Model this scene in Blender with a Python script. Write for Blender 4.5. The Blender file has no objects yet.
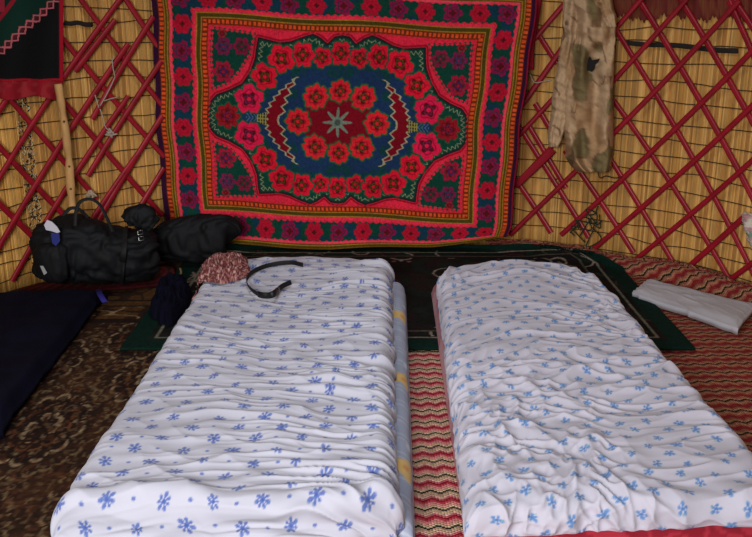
import bpy, math, random
import numpy as np
from mathutils import Vector, Matrix
random.seed(7); rng = np.random.default_rng(7)
S = bpy.context.scene; COL = S.collection
PI = math.pi
# ------------------------------------------------------------------ camera
F, PITCH, HC = 900.0, math.radians(16.6), 1.4
cp, sp = math.cos(PITCH), math.sin(PITCH)
cam = bpy.data.objects.new('camera', bpy.data.cameras.new('camera')); COL.objects.link(cam)
cam.data.sensor_width = 36; cam.data.lens = 36*F/752
cam.location = (0, 0, HC); cam.rotation_euler = (PI/2-PITCH, 0, 0)
cam.data.clip_start = .02
S.camera = cam
CX, CY, R = -0.02, 3.05, 2.2          # round tent: centre and wall radius

def ray(x, y):
    a = (x-376)/F; b = (268.5-y)/F
    return Vector((a, cp+b*sp, -sp+b*cp))
def at(x, y, z=0.0):
    d = ray(x, y); return Vector((0, 0, HC)) + d*((z-HC)/d.z)
def onY(x, y, Y):
    d = ray(x, y); return Vector((0, 0, HC)) + d*(Y/d.y)
def cyl(x, y, r):
    d = ray(x, y); A = d.x**2+d.y**2; B = -2*(d.x*CX+d.y*CY); Cc = CX**2+CY**2-r*r
    t = (-B+math.sqrt(B*B-4*A*Cc))/(2*A)
    p = Vector((0, 0, HC))+d*t
    return math.atan2(p.x-CX, p.y-CY), p.z
def cpos(th, z, r): return Vector((CX+r*math.sin(th), CY+r*math.cos(th), z))
def cpt(x, y, r): th, z = cyl(x, y, r); return cpos(th, z, r)

# ------------------------------------------------------------------ colour / noise helpers
def lin(c):
    c = np.asarray(c, float)/255.0
    return np.where(c <= .04045, c/12.92, ((c+.055)/1.055)**2.4)
def noise2(x, y, seed=0):
    g = np.random.default_rng(seed).random((256, 256))
    xi = np.floor(x).astype(int); yi = np.floor(y).astype(int); fx = x-xi; fy = y-yi
    fx = fx*fx*(3-2*fx); fy = fy*fy*(3-2*fy)
    a = g[xi & 255, yi & 255]; b = g[(xi+1) & 255, yi & 255]; c = g[xi & 255, (yi+1) & 255]; d = g[(xi+1) & 255, (yi+1) & 255]
    return (a*(1-fx)+b*fx)*(1-fy)+(c*(1-fx)+d*fx)*fy
def fbm(x, y, seed=0, o=3):
    s = 0; a = .5; t = 0
    for i in range(o):
        s = s+a*noise2(x*2**i+17*i, y*2**i+9*i, seed+i); t += a; a *= .5
    return s/t
def ridge(x, y, seed=0, p=1.6):
    return (1-np.abs(2*noise2(x, y, seed)-1))**p
def sst(a, b, x):
    t = np.clip((x-a)/(b-a), 0, 1); return t*t*(3-2*t)
class Canvas:
    def __init__(s, X, Y, base): s.X, s.Y = X, Y; s.c = np.empty(X.shape+(3,)); s.c[:] = base
    def put(s, m, col):
        m = np.clip(np.asarray(m, float), 0, 1)[..., None]; s.c = s.c*(1-m)+np.asarray(col, float)*m
    def sub(s, x, y, r):
        i = np.argwhere((np.abs(s.X-x) < r) & (np.abs(s.Y-y) < r))
        if len(i) == 0: return None
        a, b = i.min(0), i.max(0)+1
        return (slice(a[0], b[0]), slice(a[1], b[1]))
    def lput(s, sl, m, col):
        m = np.clip(m, 0, 1)[..., None]; s.c[sl] = s.c[sl]*(1-m)+np.asarray(col, float)*m

# ------------------------------------------------------------------ materials
def mat(name, col=None, attr=None, rough=.85, bump=0, bscale=200, spec=.3, var=0, vscale=(8, 8, 8), sheen=0, metal=0, rot=None):
    m = bpy.data.materials.new(name); m.use_nodes = True
    n = m.node_tree.nodes; l = m.node_tree.links; b = n['Principled BSDF']
    b.inputs['Roughness'].default_value = rough; b.inputs['Specular IOR Level'].default_value = spec
    b.inputs['Metallic'].default_value = metal
    if sheen: b.inputs['Sheen Weight'].default_value = sheen
    tc = n.new('ShaderNodeTexCoord')
    if attr:
        a = n.new('ShaderNodeAttribute'); a.attribute_name = attr; src = a.outputs['Color']
    else:
        rgb = n.new('ShaderNodeRGB'); rgb.outputs[0].default_value = (*lin(col), 1); src = rgb.outputs[0]
    if var:
        mp = n.new('ShaderNodeMapping'); mp.inputs['Scale'].default_value = vscale; l.new(tc.outputs['Object'], mp.inputs[0])
        nz = n.new('ShaderNodeTexNoise'); nz.inputs['Scale'].default_value = 1; nz.inputs['Detail'].default_value = 4; l.new(mp.outputs[0], nz.inputs['Vector'])
        mr = n.new('ShaderNodeMapRange'); mr.inputs[1].default_value = .3; mr.inputs[2].default_value = .7; mr.inputs[3].default_value = 1-var; mr.inputs[4].default_value = 1+var
        l.new(nz.outputs['Fac'], mr.inputs[0])
        hs = n.new('ShaderNodeHueSaturation'); l.new(mr.outputs[0], hs.inputs['Value']); l.new(src, hs.inputs['Color']); src = hs.outputs[0]
    l.new(src, b.inputs['Base Color'])
    if bump:
        nz = n.new('ShaderNodeTexNoise'); nz.inputs['Scale'].default_value = bscale; nz.inputs['Detail'].default_value = 3; l.new(tc.outputs['Object'], nz.inputs['Vector'])
        bp = n.new('ShaderNodeBump'); bp.inputs['Strength'].default_value = bump; bp.inputs['Distance'].default_value = .004
        l.new(nz.outputs['Fac'], bp.inputs['Height']); l.new(bp.outputs[0], b.inputs['Normal'])
    return m

# ------------------------------------------------------------------ mesh helpers
def link(name, me, m=None, parent=None, smooth=True):
    o = bpy.data.objects.new(name, me); COL.objects.link(o)
    if m: me.materials.append(m)
    if smooth: me.polygons.foreach_set('use_smooth', np.ones(len(me.polygons), bool))
    if parent: o.parent = parent
    return o
def grid_mesh(name, P, colr=None, wrap=False):
    """P: (n,m,3) positions -> quad grid mesh; wrap closes the second axis"""
    n, m_ = P.shape[:2]; me = bpy.data.meshes.new(name)
    idx = np.arange(n*m_).reshape(n, m_)
    if wrap: idx = np.concatenate([idx, idx[:, :1]], 1)
    q = np.stack([idx[:-1, :-1], idx[:-1, 1:], idx[1:, 1:], idx[1:, :-1]], -1).reshape(-1, 4)
    me.vertices.add(n*m_); me.vertices.foreach_set('co', P.reshape(-1).astype(np.float32))
    me.loops.add(q.size); me.loops.foreach_set('vertex_index', q.reshape(-1).astype(np.int32))
    me.polygons.add(len(q)); me.polygons.foreach_set('loop_start', np.arange(0, q.size, 4, dtype=np.int32))
    me.polygons.foreach_set('loop_total', np.full(len(q), 4, np.int32))
    me.update(calc_edges=True); me.validate()
    if colr is not None:
        a = me.color_attributes.new('Col', 'FLOAT_COLOR', 'POINT')
        c = np.ones((n*m_, 4), np.float32); c[:, :3] = colr.reshape(-1, 3); a.data.foreach_set('color', c.reshape(-1))
    return me
def poly_mesh(name, V, Fc):
    me = bpy.data.meshes.new(name); me.from_pydata([tuple(v) for v in V], [], Fc); me.update(); return me
def setcol(me, c):
    a = me.color_attributes.new('Col', 'FLOAT_COLOR', 'POINT'); k = np.ones((len(me.vertices), 4), np.float32); k[:, :3] = c
    a.data.foreach_set('color', k.reshape(-1))
def solid(o, t, off=-1):
    md = o.modifiers.new('thickness', 'SOLIDIFY'); md.thickness = t; md.offset = off; return o
def normals(P):
    a = np.gradient(P, axis=0); b = np.gradient(P, axis=1); n = np.cross(b, a)
    ln = np.linalg.norm(n, axis=-1, keepdims=True); return n/np.maximum(ln, 1e-9)
def tube(pts, rad, seg=8, flat=None, closed_caps=True, up=Vector((0, 0, 1)), V=None, Fc=None):
    """sweep an ellipse (rad or (ra, rb)) along pts; returns verts, faces"""
    V = [] if V is None else V; Fc = [] if Fc is None else Fc
    base = len(V); n = len(pts); pts = [Vector(p) for p in pts]
    prev = None
    for i, p in enumerate(pts):
        t = (pts[min(i+1, n-1)]-pts[max(i-1, 0)]).normalized()
        if prev is None:
            u = up if abs(t.dot(up)) < .95 else Vector((1, 0, 0))
            a = (u-t*u.dot(t)).normalized()
        else: a = (prev-t*prev.dot(t)).normalized()
        prev = a; b = t.cross(a)
        r = rad(i/(n-1)) if callable(rad) else rad
        ra, rb = r if isinstance(r, tuple) else (r, r)
        for k in range(seg):
            an = 2*PI*k/seg; V.append(p+a*(ra*math.cos(an))+b*(rb*math.sin(an)))
    for i in range(n-1):
        for k in range(seg):
            k2 = (k+1) % seg
            Fc.append((base+i*seg+k, base+i*seg+k2, base+(i+1)*seg+k2, base+(i+1)*seg+k))
    if closed_caps:
        Fc.append(tuple(base+k for k in reversed(range(seg)))); Fc.append(tuple(base+(n-1)*seg+k for k in range(seg)))
    return V, Fc
def spline(pts, n=8):
    """Catmull-Rom through points"""
    P = [Vector(p) for p in pts]; P = [P[0]*2-P[1]]+P+[P[-1]*2-P[-2]]; out = []
    for i in range(1, len(P)-2):
        for k in range(n):
            t = k/n; a, b, c, d = P[i-1], P[i], P[i+1], P[i+2]
            out.append(.5*((2*b)+(c-a)*t+(2*a-5*b+4*c-d)*t*t+(-a+3*b-3*c+d)*t**3))
    out.append(P[-2]); return out
def tag(o, label, cat, group=None, kind=None):
    o['label'] = label
    if cat: o['category'] = cat
    if group: o['group'] = group
    if kind: o['kind'] = kind
    return o
def empty(name, loc, label, cat, group=None):
    o = bpy.data.objects.new(name, None); COL.objects.link(o); o.location = loc; o.empty_display_size = .1
    return tag(o, label, cat, group)
def adopt(o, root):
    o.parent = root; o.matrix_parent_inverse = Matrix.Translation(-Vector(root.location)); return o
def rings(centers, half, N=40, ex=2.4, axis_up=Vector((0, 0, 1)), nz=.0, nsc=12, seed=3, front=None):
    """closed lofted body: centres along an axis, half sizes (depth, height) per ring, superellipse section"""
    n = len(centers); P = np.zeros((n, N, 3))
    for i in range(n):
        t = (centers[min(i+1, n-1)]-centers[max(i-1, 0)]).normalized()
        b = axis_up-t*axis_up.dot(t); b.normalize(); a = t.cross(b)
        ha, hb = half[i]
        for k in range(N):
            an = 2*PI*k/N; c, s = math.cos(an), math.sin(an)
            q = centers[i]+a*(ha*math.copysign(abs(c)**(2/ex), c))+b*(hb*math.copysign(abs(s)**(2/ex), s))
            P[i, k] = q
    if nz:
        Pw = np.concatenate([P[:, -1:], P, P[:, :1]], 1); nn = normals(Pw)[:, 1:-1]
        k = np.arange(N)/N*2*PI
        A = (np.arange(n)/n)[:, None]*nsc*np.ones(N); B1 = (np.cos(k)*nsc*.3+50)[None]*np.ones((n, 1)); B2 = (np.sin(k)*nsc*.3+50)[None]*np.ones((n, 1))
        d = ridge(A+B1, B2+A*.3, seed)*.7+fbm(A*2+B1, B2*2, seed+5)*.6-.6
        P = P+nn*(d*nz)[..., None]
    return P
def interp_rings(keys, n):
    """keys: list of (t, centre Vector, hd, hh) -> resampled smooth rings"""
    T = [k[0] for k in keys]; ts = np.linspace(0, 1, n)
    c = np.array([tuple(k[1]) for k in keys]); h = np.array([(k[2], k[3]) for k in keys])
    C_ = np.stack([np.interp(ts, T, c[:, i]) for i in range(3)], 1); H_ = np.stack([np.interp(ts, T, h[:, i]) for i in range(2)], 1)
    for _ in range(2):
        C_[1:-1] = (C_[:-2]+2*C_[1:-1]+C_[2:])/4; H_[1:-1] = (H_[:-2]+2*H_[1:-1]+H_[2:])/4
    return [Vector(x) for x in C_], [tuple(x) for x in H_]
def cap(P, ends=(True, True)):
    """close loft ends by collapsing an extra ring to the centre"""
    L = [P]
    if ends[0]: L = [P[:1].mean(1, keepdims=True).repeat(P.shape[1], 1)]+L
    if ends[1]: L = L+[P[-1:].mean(1, keepdims=True).repeat(P.shape[1], 1)]
    return np.concatenate(L, 0)

# ================================================================== SETTING
m_floor = mat('trodden_earth', (70, 55, 42), rough=.95, var=.3, vscale=(5, 5, 5), bump=.4, bscale=60)
V, Fc = [], []
N = 96
for k in range(N): V.append((CX+(R+.25)*math.cos(2*PI*k/N), CY+(R+.25)*math.sin(2*PI*k/N), 0))
for k in range(N): V.append((V[k][0], V[k][1], -.05))
Fc = [tuple(range(N)), tuple(reversed(range(N, 2*N)))]+[(k, N+k, N+(k+1) % N, (k+1) % N) for k in range(N)]
fl = link('floor', poly_mesh('floor', V, Fc), m_floor, smooth=False); fl['kind'] = 'structure'; fl['label'] = 'trodden earth floor under the carpets'

# reed screen wall (one corrugated sheet, one bump per reed)
m_reed = mat('reed', attr='Col', rough=.7, spec=.25, var=.13, vscale=(22, 22, 9))
def reed_wall(name, th0, th1, r, z0, z1, seed, tint, parent=None):
    g = np.random.default_rng(seed)
    nre = int(r*(th1-th0)/.0075); per = 5
    th = np.linspace(th0, th1, nre*per+1); zz = np.linspace(z0, z1, 14)
    k = np.minimum(np.arange(nre*per+1)//per, nre-1)
    ph = (np.arange(nre*per+1) % per)/per
    bul = np.sin(ph*PI)*.0026*(.6+.8*g.random(nre)[k])
    wob = (fbm(th[:, None]*9+zz[None]*0, zz[None]*3+th[:, None]*0, seed)-.5)*.003
    rr = r-bul[:, None]+wob
    P = np.stack([CX+rr*np.sin(th)[:, None], CY+rr*np.cos(th)[:, None], np.broadcast_to(zz, rr.shape)], -1)
    tone = g.random(nre); base = np.array([(196, 150, 76), (184, 138, 64), (204, 162, 88), (172, 122, 56), (190, 144, 74)], float)
    pick = g.integers(0, 5, nre); c = base[pick]*np.array((1.0, .97, 1.0))*(.88+.24*tone)[:, None]
    c = c[k]*(1-.10*(ph == 0))[:, None]
    c = c[:, None, :]*np.ones((1, 14, 1))*np.array(tint)
    me = grid_mesh(name, P, lin(np.clip(c, 0, 255)))
    return link(name, me, m_reed, parent)
GAP = math.radians(138)
wb = reed_wall('wall_back', math.radians(-52), GAP, R, 0, 1.72, 11, (1, 1, 1)); wb['kind'] = 'structure'; wb['label'] = 'yellow reed screen wall behind the red lattice'
wl = reed_wall('wall_left', -GAP, math.radians(-50.5), R+.012, 0, 1.72, 12, (1.10, 1.10, 1.05)); wl['kind'] = 'structure'; wl['label'] = 'paler reed screen wall at the left end'
for o in (wb, wl): solid(o, .004, 1)
m_cord = mat('dark_wool_cord', (58, 38, 20), rough=.9)
def cord(th0, th1, z, r, parent, seed):
    g = np.random.default_rng(seed); n = int((th1-th0)/.035)+2; pts = []
    off = seed*3.7
    for i in range(n):
        th = th0+(th1-th0)*i/(n-1)
        w = float(noise2(np.array(th*3.2+off), np.array(z*2.3), 5)-.5)*.05+float(noise2(np.array(th*11+off), np.array(z*5), 6)-.5)*.03
        pts.append(cpos(th, z+w, r-.006))
    V, Fc = tube(pts, .0026, 5)
    return link('binding_cord', poly_mesh('binding_cord', V, Fc), m_cord, parent)
for i in range(17): cord(math.radians(-52), math.radians(80), .07+i*.093, R, wb, i)
for i in range(17): cord(math.radians(-80), math.radians(-51), .05+i*.093, R+.01, wl, 40+i)
# laced edge of the back screen (knotted black and white flecks)
tcol = []; V = []; Fc = []
for col_, sd in (((40, 34, 28), 1), ((196, 180, 140), 2)):
    V, Fc = [], []; g = np.random.default_rng(sd)
    for i in range(260):
        th = math.radians(-51.9+g.random()*1.9); z = .06+g.random()*1.35
        a = cpos(th, z, R-.008); b = cpos(th+(g.random()-.5)*.012, z+.008+.006*g.random(), R-.008)
        tube([a, (a+b)/2+Vector((0, -.002, 0)), b], .0026, 4, V=V, Fc=Fc)
    o = link('laced_edge', poly_mesh('laced_edge', V, Fc), mat('lacing_%d' % sd, col_, rough=.9), wb)
    o['label'] = 'dark knotted lacing' if sd == 1 else 'pale knotted lacing'
# felt roof with an open crown
nz_, nt = 10, 96; P = np.zeros((nz_, nt, 3))
for i in range(nz_):
    t = i/(nz_-1); r = (R+.06)*(1-t)+.55*t; z = 1.66+1.25*math.sin(t*PI/2)
    for k in range(nt): P[i, k] = (CX+r*math.sin(2*PI*k/nt), CY+r*math.cos(2*PI*k/nt), z)
ce = link('ceiling', grid_mesh('ceiling', P, wrap=True), mat('grey_felt', (150, 138, 120), rough=.95, var=.15)); ce['kind'] = 'structure'; ce['label'] = 'felt tent roof with an open crown'
solid(ce, .02, 1)

# ================================================================== LATTICE
m_slat = mat('red_painted_wood', (144, 18, 34), rough=.42, spec=.4, var=.22, vscale=(14, 14, 14), bump=.12, bscale=60)
def slat(a, b, front, root, w=.028, groove=False):
    r = R-.040 if front else R-.027; t = .012
    th0, z0 = cyl(*a, r); th1, z1 = cyl(*b, r); n = 14
    if groove: sec = [(-.5, 0), (-.5, .5), (-.36, .95), (-.14, 1), (0, .62), (.14, 1), (.36, .95), (.5, .5), (.5, 0)]
    else: sec = [(-.5, 0), (-.5, .45), (-.34, .85), (-.12, 1), (.12, 1), (.34, .85), (.5, .45), (.5, 0)]
    V, Fc = [], []
    L = math.hypot((th1-th0)*r, z1-z0); du, dz = -(z1-z0)/L, (th1-th0)*r/L
    ns = len(sec); bow = (random.random()-.5)*.008; tw = w*(.92+.16*random.random())
    for i in range(n):
        s = i/(n-1); th = th0+(th1-th0)*s; z = z0+(z1-z0)*s; off = bow*math.sin(PI*s)
        for q, h in sec:
            V.append(cpos(th+(q*tw+off)*du/r, z+(q*tw+off)*dz, r-h*t))
    for i in range(n-1):
        for k in range(ns):
            k2 = (k+1) % ns; Fc.append((i*ns+k, i*ns+k2, (i+1)*ns+k2, (i+1)*ns+k))
    Fc.append(tuple(range(ns))); Fc.append(tuple((n-1)*ns+k for k in reversed(range(ns))))
    o = link('slat', poly_mesh('slat', V, Fc), m_slat, smooth=False)
    md = o.modifiers.new('b', 'EDGE_SPLIT') if False else None
    o.data.polygons.foreach_set('use_smooth', np.ones(len(o.data.polygons), bool))
    o.data.set_sharp_from_angle(angle=math.radians(50))
    return adopt(o, root)
def ext(a, b, e0, e1):
    d = (b[0]-a[0], b[1]-a[1]); L = math.hypot(*d)
    return (a[0]-d[0]/L*e0, a[1]-d[1]/L*e0), (b[0]+d[0]/L*e1, b[1]+d[1]/L*e1)
pr = cpos(math.radians(42), 0, R-.05); pl = cpos(math.radians(-45), 0, R-.05)
lat_r = empty('lattice_wall', pr, 'red-painted wooden lattice of crossing slats right of the hanging carpet', 'lattice')
lat_l = empty('lattice_wall', pl, 'red-painted wooden lattice of crossing slats left of the hanging carpet', 'lattice')
RF = [((508, 147), (640, 0), 20), ((513, 187), (684, 2), 14), ((513, 232), (731.5, 8.8), 12), ((564, 232), (752, 44), 25),
      ((597, 246), (752, 100), 25), ((636, 259), (752, 156), 25), ((686, 269), (742, 219), 3), ((728, 281), (752, 262), 40), ((506, 128), (590, 8), 10), ((537, 36), (566, 2), 14), ((752, -5), (790, -48), 5), ((764, 280), (830, 214), 60)]
for a, b, e in RF: slat(*ext(a, b, 4, e+(75 if b[0] > 748 and b[1] > 0 else 0)), True, lat_r)
RB = [((597, 0), (749, 266), 14), ((638, -2), (752, 199), 30), ((681, 0), (752, 127), 40), ((730, 2), (752, 54), 40), ((606, 90), (731, 282), 3), ((605, 150), (684, 281), 2),
      ((566, 152), (632, 250), 3), ((520, 128), (588, 236), 2), ((529, 126), (566, 188), 0), ((516, 180), (550, 231), 2), ((530, 20), (556, 62), 2), ((536, 105), (552, 132), 2), ((706, -40), (752, 30), 20)]
for a, b, e in RB: slat(*ext(a, b, 2, e+(60 if b[0] > 750 and b[1] < 130 else 0)), False, lat_r, groove=True)
LF = [((0, 182), (118, 3), 12), ((80, 60), (116, 14), 4), ((0, 110), (30, 64), 40), ((0, 246), (77.6, 118), 0), ((77.6, 118), (127, 46), 4), ((98, 109), (151, 20), 4), ((18, 271), (127, 98), 2),
      ((94, 166), (158, 66), 6), ((95, 215), (135, 157), 2), ((103, 213), (159, 121), 6), ((141, 205), (161, 172), 5)]
LF = [((0, 182), (118, 3), 12), ((82, 62), (115, 20), 0), ((0, 110), (30, 64), 40), ((0, 246), (128, 44), 0), ((98, 109), (151, 20), 4), ((18, 271), (127, 98), 2),
      ((94, 166), (158, 66), 6), ((95, 215), (135, 157), 2), ((103, 213), (159, 121), 6), ((141, 205), (161, 172), 5)]
for a, b, e in LF: slat(*ext(a, b, 45 if a[0] == 0 and a[1] < 200 else 12, e), True, lat_l)
LB = [((0, 145), (56, 206), 26), ((0, 204), (28, 232), 12), ((0, 86), (90, 191), 10), ((65, 103), (160, 213), 3), ((58, 32), (160, 152), 6), ((78, -5), (160, 103), 6), ((123, -6), (156, 44), 6)]
for a, b, e in LB: slat(*ext(a, b, 70 if a[0] == 0 else 25, e), False, lat_l)

# ================================================================== HANGING RUG
CO = (220, 38, 62); DR = (120, 10, 26); GR = (14, 62, 48); NV = (28, 50, 84); OL = (86, 66, 16); YE = (170, 120, 40); ORr = (178, 56, 22); PU = (48, 14, 42); MG = (146, 20, 62); DK = (30, 26, 24)
RW, RHt = 187.0, 142.0
gx = np.linspace(-RW+1.5, RW-2, 640); gy = np.linspace(-RHt, RHt, 490)     # pattern units, y downward
X, Y = np.meshgrid(gx, gy)
cv = Canvas(X, Y, CO)
ax, ay = np.abs(X), np.abs(Y)
d = np.minimum(RW-ax, RHt-ay)
def inpoly(poly, x, y):
    c = np.zeros(x.shape, bool); n = len(poly)
    for i in range(n):
        x0, y0 = poly[i]; x1, y1 = poly[(i+1) % n]
        m = ((y0 > y) != (y1 > y)) & (x < (x1-x0)*(y-y0)/((y1-y0) if y1 != y0 else 1e-9)+x0); c ^= m
    return c
def pdist(poly, x, y, closed=False):
    D = np.full(x.shape, 1e9); S_ = np.zeros(x.shape); acc = 0
    for i in range(len(poly)-(0 if closed else 1)):
        x0, y0 = poly[i]; x1, y1 = poly[(i+1) % len(poly)]; L2 = (x1-x0)**2+(y1-y0)**2
        t = np.clip(((x-x0)*(x1-x0)+(y-y0)*(y1-y0))/L2, 0, 1); q = np.hypot(x-x0-t*(x1-x0), y-y0-t*(y1-y0))
        m = q < D; D = np.where(m, q, D); S_ = np.where(m, acc+t*math.sqrt(L2), S_); acc += math.sqrt(L2)
    return D, S_
def flower(x, y, r, col, petals=6, ctr=OL, edge=None, rot=0., inner=None, amp=.13, core=.42):
    sl = cv.sub(x, y, r*1.5)
    if sl is None: return
    dx, dy = X[sl]-x, Y[sl]-y; rr = np.hypot(dx, dy); an = np.arctan2(dy, dx)+rot
    pr_ = r*(1-amp+amp*2*(np.abs(np.cos(an*petals/2))**.6-.5)+.04*np.cos(an*13+x))
    if edge is not None: cv.lput(sl, sst(1.3, -.6, rr-pr_-1.3), edge)
    cv.lput(sl, sst(.7, -.7, rr-pr_), col)
    ic = inner if inner is not None else tuple(int(v*.55) for v in col)
    cv.lput(sl, sst(.6, -.6, np.abs(rr-r*.55-.06*r*np.cos(an*petals))-.5)*.8, ic)
    cv.lput(sl, sst(.5, -.5, rr-r*core*(1+.25*np.cos(an*4))), (84, 20, 24)); cv.lput(sl, sst(.5, -.5, np.abs(rr-r*.27*(1+.2*np.cos(an*5)))-.7)*(core > .4), ctr)
    if core > .3: cv.lput(sl, sst(.5, -.5, rr-r*.15), col)
# medallion
OUT = [(0, 83), (7, 82), (14, 75), (22, 81), (29, 84), (38, 81), (50, 76), (61, 74), (82, 77), (84, 58), (89, 45), (98, 32), (111, 25), (124, 20), (130, 13), (132, 0)]
poly = OUT+[(0, 0)]
med = inpoly(poly, ax, ay)
D, L = pdist(OUT, ax, ay)
cv.put(med, GR)
cv.put(sst(.9, .2, np.abs(D-0)-.5), DK)
cv.put(sst(.8, .1, np.abs(D-2.6)-.4)*(~med), (150, 14, 34))
nav = inpoly([(0, 76), (50, 66), (74, 58), (84, 26), (98, 9), (100, 0), (0, 0)], ax+2*np.sin(Y*.5), ay+2*np.sin(X*.5)); cv.put(nav*sst(.25, .55, fbm(ax*.11, ay*.11, 3))*.9+nav*.3, NV)
zz = 3.9+1.8*(2*np.abs((L/4.6) % 1-.5)*2-1)
cv.put(med*sst(1.6, 1.2, D), (28, 44, 40))
cv.put(med*sst(.75, .25, np.abs(D-zz)), (150, 150, 112))
# outer ring of flowers
for fx_, fy_, r_, pt in ((0, 67, 12, 6), (18.5, 63, 10.2, 5), (37.5, 65, 12.5, 6), (58.5, 60, 14, 5), (76, 41, 13.5, 5), (91, 18, 15, 5), (112, 0, 13, 8)):
    for sx in (1, -1):
        for sy in (1, -1):
            if (fx_ == 0 and sx < 0) or (fy_ == 0 and sy < 0): continue
            flower(sx*fx_, sy*fy_, r_, (214, 22, 46) if fx_ < 80 else ((222, 26, 70) if fx_ < 100 else (150, 22, 34)), pt, OL if fx_ < 80 else (120, 30, 70), edge=(22, 84, 52), rot=math.atan2(sy*fy_, sx*fx_)*pt, amp=.17)
# crescents
xo = 75-.0165*ay**2; xi = 54-.0068*ay**2
teeth_o = 3.8*np.abs(((ay/6.4) % 1)-.5)*2; teeth_i = 5.0*np.abs(((ay/9+.5) % 1)-.5)*2
co_ = xo-teeth_o; ci_ = xi+teeth_i+np.where(ay < 5, (5-ay)*1.3, 0)
cr = (ay < 45) & (ax < co_) & (ax > ci_)
edg = (ay < 46) & ((np.abs(ax-co_) < 1.0) | (np.abs(ax-ci_) < 1.0)) & (co_ > ci_-1.5)
cv.put(cr, DR); cv.put(edg, (158, 150, 118))
# centre
cen = inpoly([(0, 30), (20, 28), (32, 14), (36, 0), (0, 0)], ax, ay); cv.put(cen, DR)
for fx_, fy_, r_ in ((0, 31, 11.3), (24, 25, 12.5), (40, 0, 12.8)):
    for sx in (1, -1):
        for sy in (1, -1):
            if (fx_ == 0 and sx < 0) or (fy_ == 0 and sy < 0): continue
            flower(sx*fx_, sy*fy_, r_, (216, 32, 44), 8, (96, 70, 22), edge=(40, 96, 48), amp=.13)
rr = np.hypot(X, Y); an = np.arctan2(Y, X); cv.put(sst(.8, -.4, rr-(5.6+9.5*(.5+.5*np.cos(an*8))**2.2)), (108, 124, 106)); cv.put(sst(.6, -.4, rr-3), (70, 80, 72))
# little comb between crescent and side flower
m = (ay < 7-(ax-72)*.35) & (ax > 72) & (ax < 82); cv.put(m, (40, 46, 40)); cv.put(m & (((ax/2.6) % 1 < .45) | ((ay/2.8) % 1 < .3)), (150, 138, 70))
m = (ay < 4) & (ax > 82) & (ax < 93) & (((ax-ay*.8)/3.4 % 1) < .4); cv.put(m, (70, 96, 130))
# corner pieces
SPN = [(128, 84), (86, 81), (89, 62), (101, 44), (112, 32), (128.5, 26)]
sp_ = inpoly(SPN, ax, ay); Ds, Ls = pdist(SPN, ax, ay, True)
ser = 2.2*np.abs((Ls/5.0) % 1-.5)*2
cv.put(sp_ & (Ds > ser*.8), GR); cv.put((~sp_) & (Ds < 1.6-ser*.8), GR)
for fx_, fy_, r_, c_, k_ in ((117, 43, 11, (164, 20, 50), (60, 40, 90)), (116, 67, 9, (128, 24, 70), (40, 60, 96)), (98, 68, 9, (140, 20, 56), GR), (118, 79, 4.5, (190, 26, 40), DR)):
    for sx in (1, -1):
        for sy in (1, -1): flower(sx*fx_, sy*fy_, r_, c_, 6, k_, inner=GR, amp=.2)
# field: faint tone, frame bands
cv.put((d > 55) & (d < 57) & ((np.abs(((X+Y) / 5) % 1-.5)) < .2), (200, 40, 44))
S1 = np.where(RW-ax < RHt-ay, Y, X)
def band(a, b, c): cv.put(sst(a-.4, a+.4, d)*sst(b+.4, b-.4, d), c)
cv.put(sst(55.4, 54.6, d), OL)
band(40.4, 43.6, (228, 48, 70)); band(43.6, 44.6, YE); band(44.6, 48, (74, 62, 18)); band(48, 49, YE); band(49, 55, (112, 42, 16))
cv.put((((S1/4.4) % 1) < .58) & (np.abs(d-52) < 2.0), (214, 78, 34))
band(20, 40.6, GR); wav = .8*np.sin(S1*.9)
cv.put((d > 39.4+wav) & (d < 41), CO); cv.put((d < 20.8+wav) & (d > 19), CO)
band(17.5, 20.4, (232, 66, 84)); band(-1, 17.5, OL)
band(15.4, 16.4, YE); band(12.4, 13.4, YE); band(6.8, 12.4, (112, 42, 16)); cv.put((np.abs(d-9.6) < 1.9) & (((S1/4.4) % 1) < .58), (206, 78, 34))
band(-2, 6.8, PU); cv.put((d < 3.4) & (X > 0), (128, 18, 40))
bm = (d > 22) & (d < 39)&(noise2(X*.5,Y*.5,88)>.0)
cv.put(bm*sst(.5, .62, noise2(X*.09, Y*.09, 8))*.8, (18, 52, 74))
def border_flower(x, y, k):
    if k % 2: flower(x, y, 9.8, (178, 20, 44), 6, (40, 20, 26), amp=.14, inner=(160, 16, 38), core=.22)
    else:
        flower(x, y, 10.0, (136, 20, 62), 5, (54, 32, 84), inner=(24, 52, 56), amp=.22, core=.3)
n = 10
for i in range(n): 
    y = -RHt+30+i*(2*RHt-60)/(n-1)
    for sx in (1, -1): border_flower(sx*(RW-30), y, i)
n = 13
for i in range(1, n-1):
    x = -RW+30+i*(2*RW-60)/(n-1)
    for sy in (1, -1): border_flower(x, sy*(RHt-30), i)
cv.c *= (.86+.28*noise2(X*1.1, Y*1.1, 21))[..., None]
cv.c *= (.92+.16*fbm(X*.05, Y*.05, 22))[..., None]
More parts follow.
